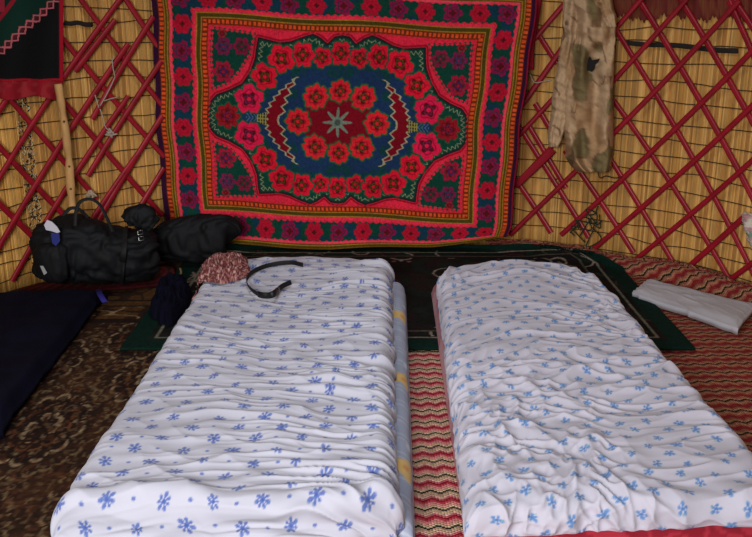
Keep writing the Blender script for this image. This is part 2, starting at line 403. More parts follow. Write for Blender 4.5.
# place it: bilinear patch through the rug's four frame corners
TL, TR, BL, BR = [np.array(v, float) for v in ((192, 10), (492, 26.5), (201, 211.5), (472.7, 225))]
s_ = X/145.5; t_ = Y/100.0
a_, b_ = (s_+1)/2, (t_+1)/2
px = (TL[0]*(1-a_)+TR[0]*a_)*(1-b_)+(BL[0]*(1-a_)+BR[0]*a_)*b_
py = (TL[1]*(1-a_)+TR[1]*a_)*(1-b_)+(BL[1]*(1-a_)+BR[1]*a_)*b_
yb = np.interp(px, [150, 228, 330, 430, 480, 520], [241, 243, 248, 245, 240, 234])
py = py+4.2*np.clip(1-t_**2, 0, 1); k_ = np.clip((t_-1)/.29, 0, 1); py1 = (TL[1]*(1-a_)+TR[1]*a_)*0+(BL[1]*(1-a_)+BR[1]*a_)
py = np.where(t_ > 1, py1+(yb-py1)*k_**.85, py)
px = px+1.2*np.sin(py*.03+1)+.8*np.sin(py*.09)
py = py+1.0*np.sin(px*.045+.6)
A = (px-376)/F; B = (268.5-py)/F
Yp = 4.935-.055*((px-338)/190)**2+.25*np.clip(t_-1.28, 0, 1)+.010*np.sin(px*.05+py*.006)+.006*np.sin(px*.11+2)-.03*np.clip((t_-.6)/.8, 0, 1)**2*(.6+.4*np.sin(px*.06))
tt = Yp/(cp+B*sp)
P = np.stack([A*tt, Yp, HC+tt*(-sp+B*cp)], -1)
P[..., 2] = np.maximum(P[..., 2], .012)
m_rug = mat('wool_pile', attr='Col', rough=.92, spec=.1, bump=.25, bscale=500)
rug = link('hanging_carpet', grid_mesh('hanging_carpet', P, lin(np.clip(cv.c, 0, 255))), m_rug)
solid(rug, .008, -1)
tag(rug, 'large red carpet with floral medallion hanging on the back wall', 'carpet')

# ================================================================== FLOOR COVERINGS
def floor_grid(x0, x1, y0, y1, st):
    xs = np.linspace(x0, x1, int((x1-x0)/st)+1); ys = np.linspace(y0, y1, int((y1-y0)/st)+1)
    return np.meshgrid(xs, ys)
m_pile = mat('carpet_pile', attr='Col', rough=.95, spec=.08, bump=.35, bscale=400)
# brown floral carpet
X, Y = floor_grid(-1.95, -.12, 1.35, 4.42, .006)
cv = Canvas(X, Y, (50, 31, 22))
nA = fbm(X*13, Y*10, 31); cv.put(sst(.5, .62, nA)*.5, (78, 46, 26))
def curl(x, y, rx, ry, w, col, lob=9, amp=.12):
    q = np.hypot((X-x)/rx, (Y-y)/ry); an = np.arctan2((Y-y)/ry, (X-x)/rx); k = np.cos(an*lob+.6*np.sin(an*2+x*9))
    br = noise2(X*46+x, Y*34, 33)
    arc = np.abs(q-1-amp*np.abs(k)**.7)
    cv.put(sst(w, w*.45, arc)*(np.abs(k) > .22)*(br > .36), col)
    cv.put(sst(w*1.2, w*.6, np.abs(q-1+amp*.6))*(np.abs(k) < .35)*(br > .4), tuple(int(v*.8) for v in col))
TA = (146, 122, 92); BR_ = (104, 60, 34)
for (x, y) in ((-1.13, 2.77), (-.86, 3.2), (-.75, 2.35), (-1.32, 3.35), (-1.2, 2.05), (-1.6, 2.9), (-.55, 2.8), (-1.0, 3.62)):
    cv.put(sst(1.05, .9, np.hypot((X-x)/.15, (Y-y)/.26)), (40, 25, 19))
    curl(x, y, .115, .215, .075, TA, 6, .22); curl(x, y, .08, .15, .08, BR_, 5, .14); curl(x, y, .045, .085, .25, TA, 5, .2)
    curl(x, y, .185, .32, .045, (112, 88, 60), 13, .10)
fl_ = ridge(X*36, Y*24, 35, 2); cv.put((noise2(X*70, Y*48, 34) > .74)*.55, (118, 92, 62)); cv.put((noise2(X*60+5, Y*44, 32) > .72)*.5, (92, 52, 30)); cv.put((fl_ > .84)*(noise2(X*40, Y*30, 36) > .68)*.6, (128, 102, 74))
e = np.minimum(X+1.95, 4.42-Y)
bd = e < .62
cv.put(bd*.75, (96, 64, 32))
for a, b, c in ((.57, .62, (40, 26, 20)), (.38, .40, (44, 30, 22)), (.30, .32, (44, 30, 22)), (.05, .09, (40, 26, 20))): cv.put((e > a) & (e < b), c)
cv.put((e > .40) & (e < .57) & (ridge(X*16, Y*12, 37, 2) > .62), (50, 32, 24)); cv.put((e > .1) & (e < .3) & (ridge(X*18, Y*14, 38, 2) > .6), (56, 36, 26)); cv.put((e > .40) & (e < .57) & (ridge(X*18+4, Y*15, 39, 2) > .84), (150, 120, 84))
cv.c *= (.64+.40*noise2(X*120, Y*120, 40))[..., None]
# inside the round wall only
def fit_round(X, Y, rmax):
    q = np.hypot(X-CX, Y-CY); k = np.minimum(1, rmax/np.maximum(q, 1e-6)); return CX+(X-CX)*k, CY+(Y-CY)*k
Xc, Yc = fit_round(X, Y, R-.08)
P = np.stack([Xc, Yc, .012+.003*fbm(X*4, Y*4, 41)], -1)
o = link('floor_carpet', grid_mesh('floor_carpet', P, lin(np.clip(cv.c, 0, 255))), m_pile); solid(o, .008)
tag(o, 'brown floor carpet with tan floral rosettes at the lower left', 'carpet')

# zigzag rug
def zigzag_material(name, stops, per, amp):
    m = bpy.data.materials.new(name); m.use_nodes = True; n = m.node_tree.nodes; l = m.node_tree.links; b = n['Principled BSDF']
    b.inputs['Roughness'].default_value = .95; b.inputs['Specular IOR Level'].default_value = .1
    at_ = n.new('ShaderNodeAttribute'); at_.attribute_name = 'flat'
    sx = n.new('ShaderNodeSeparateXYZ'); l.new(at_.outputs['Vector'], sx.inputs[0])
    def M(op, a, bb=None, c=None):
        q = n.new('ShaderNodeMath'); q.operation = op
        for i, v in enumerate((a, bb, c)):
            if v is None: continue
            if isinstance(v, (int, float)): q.inputs[i].default_value = v
            else: l.new(v, q.inputs[i])
        return q.outputs[0]
    nz = n.new('ShaderNodeTexNoise'); nz.inputs['Scale'].default_value = 4; l.new(at_.outputs['Vector'], nz.inputs['Vector'])
    wob = M('MULTIPLY_ADD', nz.outputs['Fac'], .03, -.015)
    st = M('SNAP', sx.outputs[0], .0085)                                   # stepped stitches
    tri = M('PINGPONG', st, .0275)
    y = M('ADD', M('ADD', sx.outputs[1], wob), M('MULTIPLY', tri, amp))
    v = M('FRACT', M('DIVIDE', y, per))
    cr = n.new('ShaderNodeValToRGB'); cr.color_ramp.interpolation = 'CONSTANT'; e = cr.color_ramp.elements
    e[0].position = 0; e[0].color = (*lin(stops[0][1]), 1); e[1].position = stops[1][0]; e[1].color = (*lin(stops[1][1]), 1)
    for p, c in stops[2:]: q = e.new(p); q.color = (*lin(c), 1)
    l.new(v, cr.inputs[0])
    # broken stitches: each stitch slightly different
    wn = n.new('ShaderNodeTexWhiteNoise'); wn.noise_dimensions = '2D'
    cm = n.new('ShaderNodeCombineXYZ'); l.new(st, cm.inputs[0]); l.new(M('SNAP', y, .0115), cm.inputs[1]); l.new(cm.outputs[0], wn.inputs['Vector'])
    hs = n.new('ShaderNodeHueSaturation'); l.new(M('MULTIPLY_ADD', wn.outputs['Value'], .5, .75), hs.inputs['Value']); l.new(cr.outputs[0], hs.inputs['Color'])
    l.new(hs.outputs[0], b.inputs['Base Color'])
    bh = M('MULTIPLY', M('ABSOLUTE', M('SINE', M('MULTIPLY', y, PI/.0115))), M('ABSOLUTE', M('SINE', M('MULTIPLY', sx.outputs[0], PI/.0085))))
    bp = n.new('ShaderNodeBump'); bp.inputs['Strength'].default_value = .7; bp.inputs['Distance'].default_value = .005; l.new(bh, bp.inputs['Height']); l.new(bp.outputs[0], b.inputs['Normal'])
    return m
def zigzag_rug(xa, xb, ya, yb, mtl, label):
    X, Y = floor_grid(xa, xb, ya, yb, .012)
    q = np.hypot(X-CX, Y-CY); r0 = R-.20
    over = np.maximum(q-r0, 0)
    bend = np.minimum(over, .30); th = np.arctan2(X-CX, Y-CY)
    rn = r0+.11*np.tanh(bend/.11); zz = np.maximum(over-.03, 0); zz = .075*np.tanh(zz/.075)*(.55+.9*fbm(th*7, th*0+1, 51)*np.clip((th+.2)*2, 0, 1))
    rn = rn+.018*(fbm(th*16, over*8, 52)-.5)*(over > 0)
    k = np.where(q > r0, rn/np.maximum(q, 1e-6), 1)
    P = np.stack([CX+(X-CX)*k, CY+(Y-CY)*k, .012+zz+.004*fbm(X*5, Y*5, 53)], -1)
    me = grid_mesh('woven_rug', P); a = me.attributes.new('flat', 'FLOAT_VECTOR', 'POINT')
    fl3 = np.stack([X+.05*Y, Y-.04*X, X*0], -1); a.data.foreach_set('vector', fl3.reshape(-1).astype(np.float32))
    o = link('woven_rug', me, mtl); solid(o, .008); tag(o, label, 'rug')
zig_a = zigzag_material('zigzag_weave_lit', [(0, (160, 36, 50)), (.09, (118, 18, 32)), (.15, (188, 96, 98)), (.25, (206, 160, 140)), (.36, (176, 150, 116)), (.45, (196, 150, 128)), (.51, (34, 34, 28)), (.62, (190, 168, 130)), (.70, (204, 140, 126)), (.80, (202, 126, 118)), (.91, (186, 84, 90))], .092, .66)
zig_b = zigzag_material('zigzag_weave_shaded', [(0, (128, 34, 36)), (.16, (150, 76, 62)), (.28, (160, 112, 84)), (.40, (140, 88, 66)), (.50, (30, 26, 22)), (.62, (156, 116, 84)), (.74, (146, 84, 66)), (.88, (120, 44, 40))], .085, .6)  # same weave in darker browns: dimmer light on this side painted into the colours
zigzag_rug(-.10, .655, 1.35, 4.9, zig_a, 'red, pink and cream zigzag woven rug in the gap between the beds')
zigzag_rug(.665, 2.12, 1.35, 5.2, zig_b, 'zigzag woven rug right of the beds, weaker light painted into its browner tones, curling up against the wall')

# dark green runner under the bed heads
X0, X1, Y0, Y1 = -1.05, 1.31, 3.44, 5.02
X, Y = floor_grid(X0, X1, Y0, Y1, .0065)
cv = Canvas(X, Y, (20, 21, 18)); e = np.minimum(np.minimum(X-X0, X1-X), np.minimum(Y-Y0, Y1-Y))
cv.put(sst(.45, .6, fbm(X*9, Y*9, 61))*.8, (34, 22, 22)); cv.put(sst(.5, .62, fbm(X*14, Y*14, 62))*.6, (20, 36, 28))
for i in range(70):
    x = rng.uniform(X0, X1); y = rng.uniform(Y0+.1, Y1); r_ = rng.uniform(.05, .12); a0 = rng.uniform(0, 6.28)
    q = np.hypot(X-x, (Y-y)/1.2); an = (np.arctan2(Y-y, X-x)-a0) % (2*PI)
    cv.put((np.abs(q-r_*(1-.1*an)) < .006) & (an < 3.8), (124, 108, 96) if i % 3 == 0 else (52, 52, 40) if i % 3 == 1 else (70, 32, 34))
for x in np.arange(X0+.3, X1-.2, .72):
    for k in range(6): cv.put(np.hypot(X-x-k*.042, Y-4.72-.012*math.sin(k*2)) < .013, (122, 62, 64) if k % 2 else (120, 112, 96))
cv.put((e < .24) & (e > .19), (30, 20, 20)); cv.put(e < .09, (9, 33, 26)); cv.put(np.abs(e-.122) < .006, (104, 100, 84)); cv.put(np.abs(e-.2) < .005, (70, 66, 54))
cv.c *= (.75+.5*noise2(X*140, Y*140, 63))[..., None]
q = np.hypot(X-CX, Y-CY); Xc, Yc = fit_round(X, Y, R-.19); P = np.stack([Xc, Yc, .031+.006*fbm(X*3, Y*3, 64)+np.minimum(.30*np.maximum(q-R+.22, 0), .06)], -1)
o = link('floor_runner', grid_mesh('floor_runner', P, lin(np.clip(cv.c, 0, 255))), m_pile); solid(o, .010)
tag(o, 'dark green floral rug with green border lying under the bed heads', 'rug')

# ================================================================== BEDS
m_sheet = mat('printed_cotton', attr='Col', rough=.8, spec=.2, bump=.08, bscale=900, sheen=.1)
def prof(u, half, r):
    a = np.abs(u); flat = half-r; sg = np.sign(u)
    ang = np.clip((a-flat)/r, 0, PI/2); p = np.where(a < flat, a, flat+r*np.sin(ang)); dr = np.where(a < flat, 0, r*(1-np.cos(ang)))
    dr = dr+np.maximum(a-flat-r*PI/2, 0)
    return sg*p, dr
def bed(name, corners, H, r, sk, wr, draw, zmin, parent=None, st=.0034, m=None, hround=0.):
    (hl, hr, flf, frt) = [np.array(c, float) for c in corners]
    W = (np.linalg.norm(hr-hl)+np.linalg.norm(frt-flf))/2; L = (np.linalg.norm(hl-flf)+np.linalg.norm(hr-frt))/2
    hu, hv = W/2, L/2; ext_ = r*(PI/2-1)+sk
    us = np.arange(-hu-ext_, hu+ext_, st); vs = np.arange(-hv-ext_, hv+ext_, st)
    U, Vv = np.meshgrid(us, vs)
    Wb = U+.010*(fbm(Vv*7, U*2, 71)-.5)*2*np.clip(np.abs(U)/hu, 0, 1)**4
    pu, du = prof(Wb, hu, r); pv, dv = prof(Vv+.012*(fbm(U*8, Vv*2, 72)-.5)*2*np.clip(np.abs(Vv)/hv, 0, 1)**6, hv, r)
    s = (pu/hu+1)/2; t = (pv/hv+1)/2
    xy = ((flf*(1-s)[..., None]+frt*s[..., None])*(1-t)[..., None]+(hl*(1-s)[..., None]+hr*s[..., None])*t[..., None])
    z = np.maximum(H-du-dv, zmin)
    P = np.concatenate([xy, z[..., None]], -1)
    P[..., 1] -= hround*np.abs(pu/hu)**4*sst(hv-.45, hv, pv)
    n = normals(P); n[..., 2] = np.where(np.abs(n).sum(-1) < .1, 1, n[..., 2])
    dsp, low = wr(U, Vv, hu, hv)
    fade = np.clip((z-zmin)/.02, 0, 1); dsp = .86*(dsp-dsp.mean()); sd = sst(hu-r*1.2, hu, np.abs(U)); dsp = dsp*(1-.45*sd)-.006*sd
    P = P+n*(dsp*fade)[..., None]; P[..., 2] += low*np.clip((z-zmin)/.08, 0, 1)
    P[..., 2] = np.maximum(P[..., 2], zmin)
    c = draw(U, Vv)
    return P, c
def wr1(U, V, hu, hv):
    wx = U+.05*(fbm(U*3, V*3, 81)-.5); wy = V+.17*(fbm(U*2.3, V*2, 82)-.5)+.06*np.sin(U*4+V*1.5)
    a = ridge(wx*2.4, wy*17, 83, 1.5); b = ridge(wx*4.2+3, wy*34, 84, 1.7); c = ridge(wx*6, wy*9+wx*7, 85, 1.6); e = ridge(wx*5-wy*6, wy*20, 86, 2)
    side = .55+.75*sst(-.1, 1, U/hu)
    d = (.019*a*(.2+1.4*noise2(U*3,V*3,90))+.013*b*(.3+1.2*noise2(U*4+7,V*5,79)))*side*(.6+.5*sst(-.6, .9, U/hu+.6*(fbm(U*2, V*2, 78)-.5)))+.008*c+.008*e+.03*np.exp(-((V+hv-.02+.03*np.sin(U*9)+.05*(fbm(U*5,U*0,88)-.5))/.04)**2)*(.6+.8*noise2(U*9,U*0+V*4,89))
    return d, .026*(fbm(U*2.5+5, V*2.5, 87)-.5)+.02*np.exp(-((V-hv+.2)/.16)**2)*np.exp(-((U)/.38)**2)
def wr2(U, V, hu, hv):
    ang = .5*np.sin(U*3+.6)+.7*(fbm(U*1.6, V*1.4, 91)-.5)*2
    x = U*np.cos(ang)-V*np.sin(ang); y = U*np.sin(ang)+V*np.cos(ang)
    a = ridge(x*3.2, y*12, 92, 1.6); b = ridge(x*7+2, y*24, 93, 1.7); c = ridge((x+y)*8, (y-x)*5, 94, 1.8); e = ridge((x-y)*15, (y+x)*8, 95, 2)
    calm = 1-.85*np.exp(-((V-hv*.62)/.26)**2-((U)/.26)**2)
    d = (.020*a+.014*b+.014*c+.008*e)*calm
    return d, .03*(fbm(U*2.6, V*2.4, 96)-.5)+.05*np.exp(-((V-hv*.80)/.28)**2-((U-.02)/.26)**2)
def draw_flowers(U, V, base, c1, c2, sx, sy, size, seed, petals, bud):
    g = np.random.default_rng(seed); c = Canvas(U, V, base); st = U[0, 1]-U[0, 0]; u0, v0 = U[0, 0], V[0, 0]; nv, nu = U.shape
    def loc(x, y, r):
        i0, i1 = max(int((x-r-u0)/st), 0), min(int((x+r-u0)/st)+2, nu); j0, j1 = max(int((y-r-v0)/st), 0), min(int((y+r-v0)/st)+2, nv)
        return (slice(j0, j1), slice(i0, i1)) if i1 > i0 and j1 > j0 else None
    row = 0; y = V.min()
    while y < V.max():
        x = U.min()+(row % 2)*sx*.5
        while x < U.max():
            fx, fy = x+g.uniform(-.010, .010), y+g.uniform(-.008, .008); a0 = g.uniform(0, 6.28); sz = size*g.uniform(.85, 1.12)
            sl = loc(fx, fy, sz*1.3)
            if sl:
                dx, dy = U[sl]-fx, V[sl]-fy; q = np.hypot(dx, dy); an = np.arctan2(dy, dx)+a0
                pet = np.abs(np.cos(an*petals/2)); lobe = sz*(.38+.62*pet**.7)*(1+.18*np.cos(an*2))
                m_ = sst(.0020, -.0020, q-lobe)*sst(.28, .55, pet+.6*(q < sz*.3))
                c.lput(sl, m_, c1); c.lput(sl, sst(.0015, -.0015, q-sz*.22), c2)
                c.lput(sl, sst(.0018, -.0005, np.abs(q-sz*.62)-.001)*m_*.5, c2)
            if bud:
                bx, by = fx+sx*.5+g.uniform(-.006, .006), fy+g.uniform(-.006, .006); sl = loc(bx, by, .012)
                if sl:
                    q = np.hypot(U[sl]-bx, (V[sl]-by)*1.3); c.lput(sl, sst(.0075, .004, q), c1)
            else:
                sl = loc(fx+sz*.8, fy-sz*.9, .02)
                if sl:
                    dx, dy = U[sl]-fx-sz*.8*math.cos(a0), V[sl]-fy-sz*.9*math.sin(a0); c.lput(sl, sst(.0055, .003, np.hypot(dx, dy*1.8)), (120, 150, 150))
            x += sx
        y += sy; row += 1
    return lin(np.clip(c.c, 0, 255))
WH = (184, 182, 192)
# bed 1
root = None
P, c = bed('b', ((-.80, 4.30), (.075, 4.27), (-.825, 2.0), (.055, 2.0)), .19, .055, .085, wr1,
           lambda U, V: draw_flowers(U, V, WH, (96, 112, 166), (70, 88, 148), .132, .066, .0205, 5, 7, True), .075, hround=.05)
PQ1 = P.copy(); q1 = link('floral_quilt', grid_mesh('floral_quilt', P, c), m_sheet)
tag(q1, 'rumpled white quilt with blue flowers on the left bed', 'quilt')
# bed 2
P, c = bed('b', ((.285, 4.15), (1.035, 4.13), (.225, 2.0), (1.10, 2.045)), .178, .05, .035, wr2,
           lambda U, V: draw_flowers(U, V, (184, 179, 189), (100, 134, 178), (78, 106, 156), .088, .050, .0150, 6, 5, False), .085, st=.0034, hround=.12)
q2 = link('floral_quilt', grid_mesh('floral_quilt', P, c), m_sheet)
tag(q2, 'crinkled white quilt with small blue sprigs on the right bed', 'quilt')
# mattresses
def wrm(U, V, hu, hv): return .006*ridge(U*6, V*9, 97)+.004*ridge(U*14, V*16, 98), 0*U
def drawm1(U, V):
    c = Canvas(U, V, (160, 168, 188)); c.put((np.abs((U/.03) % 1-.5) < .08)*.5, (206, 210, 220)); c.put((np.abs((V/.03) % 1-.5) < .08)*.5, (206, 210, 220))
    g = np.random.default_rng(4)
    for y in np.arange(V.min()+.36, V.max(), .66):
        for x in (U.max()-.095,):
            yy = y+g.uniform(-.02, .02)
            q = np.hypot((U-x)/.9, (V-yy)); an = np.arctan2(V-yy, U-x); c.put(sst(.008, -.008, q-.058*(1+.2*np.cos(an*5))), (222, 184, 112)); c.put(sst(.006, -.006, q-.015), (216, 150, 80))
            q = np.hypot((U-x-.02)/.8, (V-yy-.15)); c.put(sst(.03, .01, q)*.7, (222, 228, 236))
    return lin(np.clip(c.c, 0, 255))
P, c = bed('m', ((-.80, 4.20), (.145, 4.12), (-.81, 2.06), (.103, 2.03)), .115, .045, .055, wrm, drawm1, .033, st=.008)
o = link('floor_mattress', grid_mesh('floor_mattress', P, c), m_sheet); tag(o, 'thin pale blue mattress with yellow flowers under the left quilt', 'mattress')
def drawm2(U, V):
    c = Canvas(U, V, (168, 104, 110)); c.put(sst(.4, .6, fbm(U*9, V*9, 99)), (148, 66, 78)); f = sst(-V.max()+.25, -V.max()+.10, V); c.put(f, (132, 18, 34))
    c.put(f*(ridge(U*22, V*22, 100, 2) > .7), (160, 36, 50)); return lin(c.c)
P, c = bed('m', ((.268, 4.16), (1.075, 4.12), (.235, 2.0), (1.115, 2.0)), .10, .04, .05, wrm, drawm2, .033, st=.008)
o = link('floor_mattress', grid_mesh('floor_mattress', P, c), m_sheet); tag(o, 'thin red and pink mattress under the right quilt', 'mattress')

# ================================================================== SMALL THINGS ON THE BEDS
# height of the left quilt under a point
def qz(x, y):
    x = np.atleast_1d(np.asarray(x, float)); y = np.atleast_1d(np.asarray(y, float)); sh = x.shape; out = np.full(x.size, .05)
    T = PQ1[-220:].reshape(-1, 3); T = T[np.argsort(T[:, 2])]; bins = {}
    ix = np.round(T[:, 0]/.012).astype(int); iy = np.round(T[:, 1]/.012).astype(int)
    for a, b, z in zip(ix, iy, T[:, 2]): bins[(a, b)] = z
    for i, (a, b) in enumerate(zip(x.ravel(), y.ravel())):
        out[i] = max(bins.get((round(a/.012)+p, round(b/.012)+q), .05) for p in (-1, 0, 1) for q in (-1, 0, 1))
    return out.reshape(sh)
def on_quilt(px, py, lift):
    z = .19
    for _ in range(4): p = at(px, py, z+lift); z = float(qz(p.x, p.y)[0])
    return at(px, py, z+lift)
# crumpled scarf
def heap(name, c, rx, ry, h, rot, seed, base_fn, colfn, m, n=90, amp=.03, sc=7):
    a = np.linspace(-1, 1, n); U, Vv = np.meshgrid(a, a)
    # square -> disc
    qx = U*np.sqrt(1-Vv*Vv/2); qy = Vv*np.sqrt(1-U*U/2); q = np.hypot(qx, qy)
    edge = 1+.22*(fbm(np.cos(np.arctan2(qy, qx))*2+9, np.sin(np.arctan2(qy, qx))*2+9, seed)-.5)*2
    lx, ly = qx*rx*edge, qy*ry*edge
    x = c[0]+lx*math.cos(rot)-ly*math.sin(rot); y = c[1]+lx*math.sin(rot)+ly*math.cos(rot)
    hh = h*np.sqrt(np.maximum(1-q*q, 0))*(.55+.9*fbm(U*2+3, Vv*2, seed+1))+amp*ridge(U*sc*.35+Vv*sc*.2, Vv*sc*.6-U*sc*.35, seed+2, 1.5)*np.sqrt(np.maximum(1-q**4, 0))
    z = base_fn(x, y)+hh
    P = np.stack([x, y, z], -1)
    return link(name, grid_mesh(name, P, colfn(U, Vv, hh)), m)
def scarf_col(U, V, hh):
    c = Canvas(U, V, (96, 44, 44)); f = ridge(U*9+V*5, V*14, 111, 1.5); c.put(sst(.35, .8, f), (150, 94, 88)); c.put((noise2(U*26, V*26, 112) > .62)*.75, (86, 34, 36)); c.put((noise2(U*30+9, V*22, 113) > .72)*.7, (214, 176, 162)); return lin(c.c)
sc_c = at(220, 271, .20)
scarf = heap('scarf', (sc_c.x, sc_c.y+.02), .135, .165, .03, .2, 110, lambda x, y: qz(x, y)+.004, scarf_col, mat('scarf_weave', attr='Col', rough=.9, bump=.3, bscale=300), amp=.035, sc=12)
tag(scarf, 'crumpled dusty pink scarf at the head of the left bed', 'scarf')
# belt loop
pts = [on_quilt(x, y, .016) for x, y in ((303, 265), (290, 262.5), (270, 265), (254, 271), (247, 279), (249, 287), (258, 294), (268, 295.5), (275, 293), (281, 287), (291, 282))]
belt = empty('belt', at(262, 292, .2), 'thin black belt curled in a loop on the left bed', 'belt')
bp_ = spline(pts, 8); 
m_blk = mat('black_webbing', (15, 14, 14), rough=.7, spec=.3, bump=.2)
V, Fc = tube(bp_, (.011, .002), 8); adopt(link('strap', poly_mesh('strap', V, Fc), m_blk, smooth=False), belt)
V, Fc = tube(bp_[48:68], (.014, .005), 10); adopt(link('padded_band', poly_mesh('padded_band', V, Fc), mat('black_leather', (20, 18, 18), rough=.45)), belt)
pb = bp_[68]; V, Fc = tube([pb+Vector((-.008, -.006, -.012)), pb+Vector((-.004, -.006, .014)), pb+Vector((.006, -.004, .014)), pb+Vector((.006, -.004, -.012)), pb+Vector((-.008, -.006, -.012))], .0022, 6)
adopt(link('buckle', poly_mesh('buckle', V, Fc), mat('dull_metal', (120, 112, 100), rough=.35, metal=.8)), belt)

# ================================================================== RIGHT: folded cloth on the floor
def sheet_quad(name, quad, n, m_, zfn, colfn, material, th):
    a = np.linspace(0, 1, n); b = np.linspace(0, 1, m_); U, V = np.meshgrid(a, b); q = [np.array(tuple(v)[:2]) for v in quad]
    xy = (q[0]*(1-U)[..., None]+q[1]*U[..., None])*(1-V)[..., None]+(q[3]*(1-U)[..., None]+q[2]*U[..., None])*V[..., None]
    P = np.concatenate([xy, zfn(U, V)[..., None]], -1)
    o = link(name, grid_mesh(name, P, colfn(U, V)), material); solid(o, th); return o
qd = [at(632, 293, .05), at(738, 329, .05), at(757, 304, .05), at(648, 280, .05)]
def zc(U, V):
    e = np.minimum(np.minimum(U, 1-U)*4, np.minimum(V, 1-V)*1.4); return .046+.012*sst(0, .22, e)+.010*ridge(U*2+V*1.5, V*4.5-U*2.0, 121)+.004*ridge(U*6, V*7+U*4, 122)
o = sheet_quad('folded_cloth', qd, 90, 60, zc, lambda U, V: lin(np.array((176, 172, 176))*(1-.06*noise2(U*4, V*4, 3))[..., None]), m_sheet, .03)
tag(o, 'folded greyish white pillowcase on the zigzag rug by the right wall', 'cloth')

# ================================================================== LEFT: bags, blanket, clothes
m_black = mat('black_nylon', (10, 11, 14), rough=.7, spec=.22, bump=.15, bscale=150)
m_navy = mat('navy_wool', (9, 9, 24), rough=.95, spec=.08, bump=.3, bscale=300, var=.3)
# red patterned folded felt under the bag
def felt_col(U, V):
    c = Canvas(U, V, (70, 16, 20)); x = U*14; tri = np.abs((x % 1)-.5)*2
    c.put(np.abs(V-.5)*2 < .8*tri, (112, 36, 38)); c.put(np.abs(np.abs(V-.5)*2-.8*tri) < .12, (60, 40, 34)); return lin(c.c*(.6+.3*noise2(U*90, V*20, 5))[..., None])
qd = [at(-28, 297, .03), at(178, 283, .03), at(172, 262, .03), at(-10, 268, .03)]
for v in qd:
    dx, dy = v.x-CX, v.y-CY; q = math.hypot(dx, dy)
    if q > R-.10: v.x, v.y = CX+dx*(R-.10)/q, CY+dy*(R-.10)/q
o = sheet_quad('folded_felt', qd, 120, 40, lambda U, V: .030+.010*sst(0, .15, np.minimum(np.minimum(U, 1-U)*4, np.minimum(V, 1-V)))+.006*fbm(U*12, V*4, 7), felt_col, m_pile, .012)
tag(o, 'dark red patterned floor felt under the black duffel bag', 'felt')

# duffel bag
def pxr(px, py, Y, hd, hpx, t): 
    p = onY(px, py, Y); return (t, p, hd, hpx/F*(Y/cp))
bag = empty('duffel_bag', onY(90, 284, 4.25), 'black duffel bag lying by the lattice left of the hanging carpet', 'bag')
keys = [pxr(35, 252, 4.20, .06, 22, 0), pxr(40, 252, 4.20, .10, 28, .05), pxr(56, 250, 4.22, .135, 31, .18), pxr(78, 248, 4.24, .15, 33, .38), pxr(104, 253, 4.27, .15, 28, .6), pxr(130, 255, 4.30, .14, 25, .8), pxr(150, 254, 4.33, .12, 23, .94), pxr(157, 254, 4.34, .08, 17, 1)]
c_, h_ = interp_rings(keys, 60)
Pb = rings(c_, h_, 72, 2.7, nz=.034, nsc=10, seed=131); Pb[..., 2] = np.maximum(Pb[..., 2], .064)
adopt(link('body', grid_mesh('body', cap(Pb), wrap=True), m_black), bag)
def surf(i, fr): return Vector(Pb[int(i), int(fr*72) % 72])
# handles: two arching straps
def strap(pts, w, name, th=.003, m=m_blk, n=8, up=Vector((0, 0, 1))):
    V, Fc = tube(spline(pts, n), (th, w), 8, up=up); return adopt(link(name, poly_mesh(name, V, Fc), m, smooth=False), bag)
strap([onY(75, 226, 4.12), onY(76, 212, 4.14), onY(80, 202, 4.17), onY(90, 199, 4.19), onY(99, 204, 4.20), onY(106, 216, 4.19), onY(113, 232, 4.14)], .009, 'handle', .004, up=Vector((0, -1, 0)))
strap([onY(60, 222, 4.25), onY(66, 212, 4.28), onY(72, 208, 4.30), onY(80, 210, 4.30), onY(88, 218, 4.28)], .009, 'handle', .004, up=Vector((0, -1, 0)))
# compression strap around the right part and its buckle
loop = [surf(44, k/24) + (surf(44, k/24)-c_[44]).normalized()*.004 for k in range(25)]
V, Fc = tube(loop, (.003, .016), 8, up=Vector((0, -1, 0))); adopt(link('compression_strap', poly_mesh('compression_strap', V, Fc), m_blk), bag)
m_met = mat('steel_buckle', (150, 150, 146), rough=.3, metal=.9)
for (px_, py_) in ((140, 232), (141, 238)):
    a = onY(px_, py_, 4.175); V, Fc = tube([a+Vector((-.012, 0, .004)), a+Vector((.012, 0, .008)), a+Vector((.014, 0, -.010)), a+Vector((-.010, 0, -.014)), a+Vector((-.012, 0, .004))], .0025, 6)
    adopt(link('buckle', poly_mesh('buckle', V, Fc), m_met), bag)
# end pocket
keys = [pxr(38, 262, 4.10, .03, 12, 0), pxr(46, 262, 4.085, .05, 20, .3), pxr(60, 263, 4.08, .05, 21, .7), pxr(68, 263, 4.085, .03, 16, 1)]
cc, hh = interp_rings(keys, 24); Pq = rings(cc, hh, 40, 3, nz=.010, nsc=7, seed=133); Pq[..., 2] = np.maximum(Pq[..., 2], .064)
adopt(link('side_pocket', grid_mesh('side_pocket', cap(Pq), wrap=True), m_black), bag)
# strap bundle at the right end
keys = [pxr(126, 222, 4.33, .03, 6, 0), pxr(133, 217, 4.34, .05, 11, .3), pxr(144, 217, 4.35, .05, 13, .6), pxr(153, 226, 4.36, .04, 10, 1)]
cc, hh = interp_rings(keys, 24); Pq = rings(cc, hh, 36, 2.2, nz=.02, nsc=9, seed=134); adopt(link('strap_bundle', grid_mesh('strap_bundle', cap(Pq), wrap=True), m_black), bag)
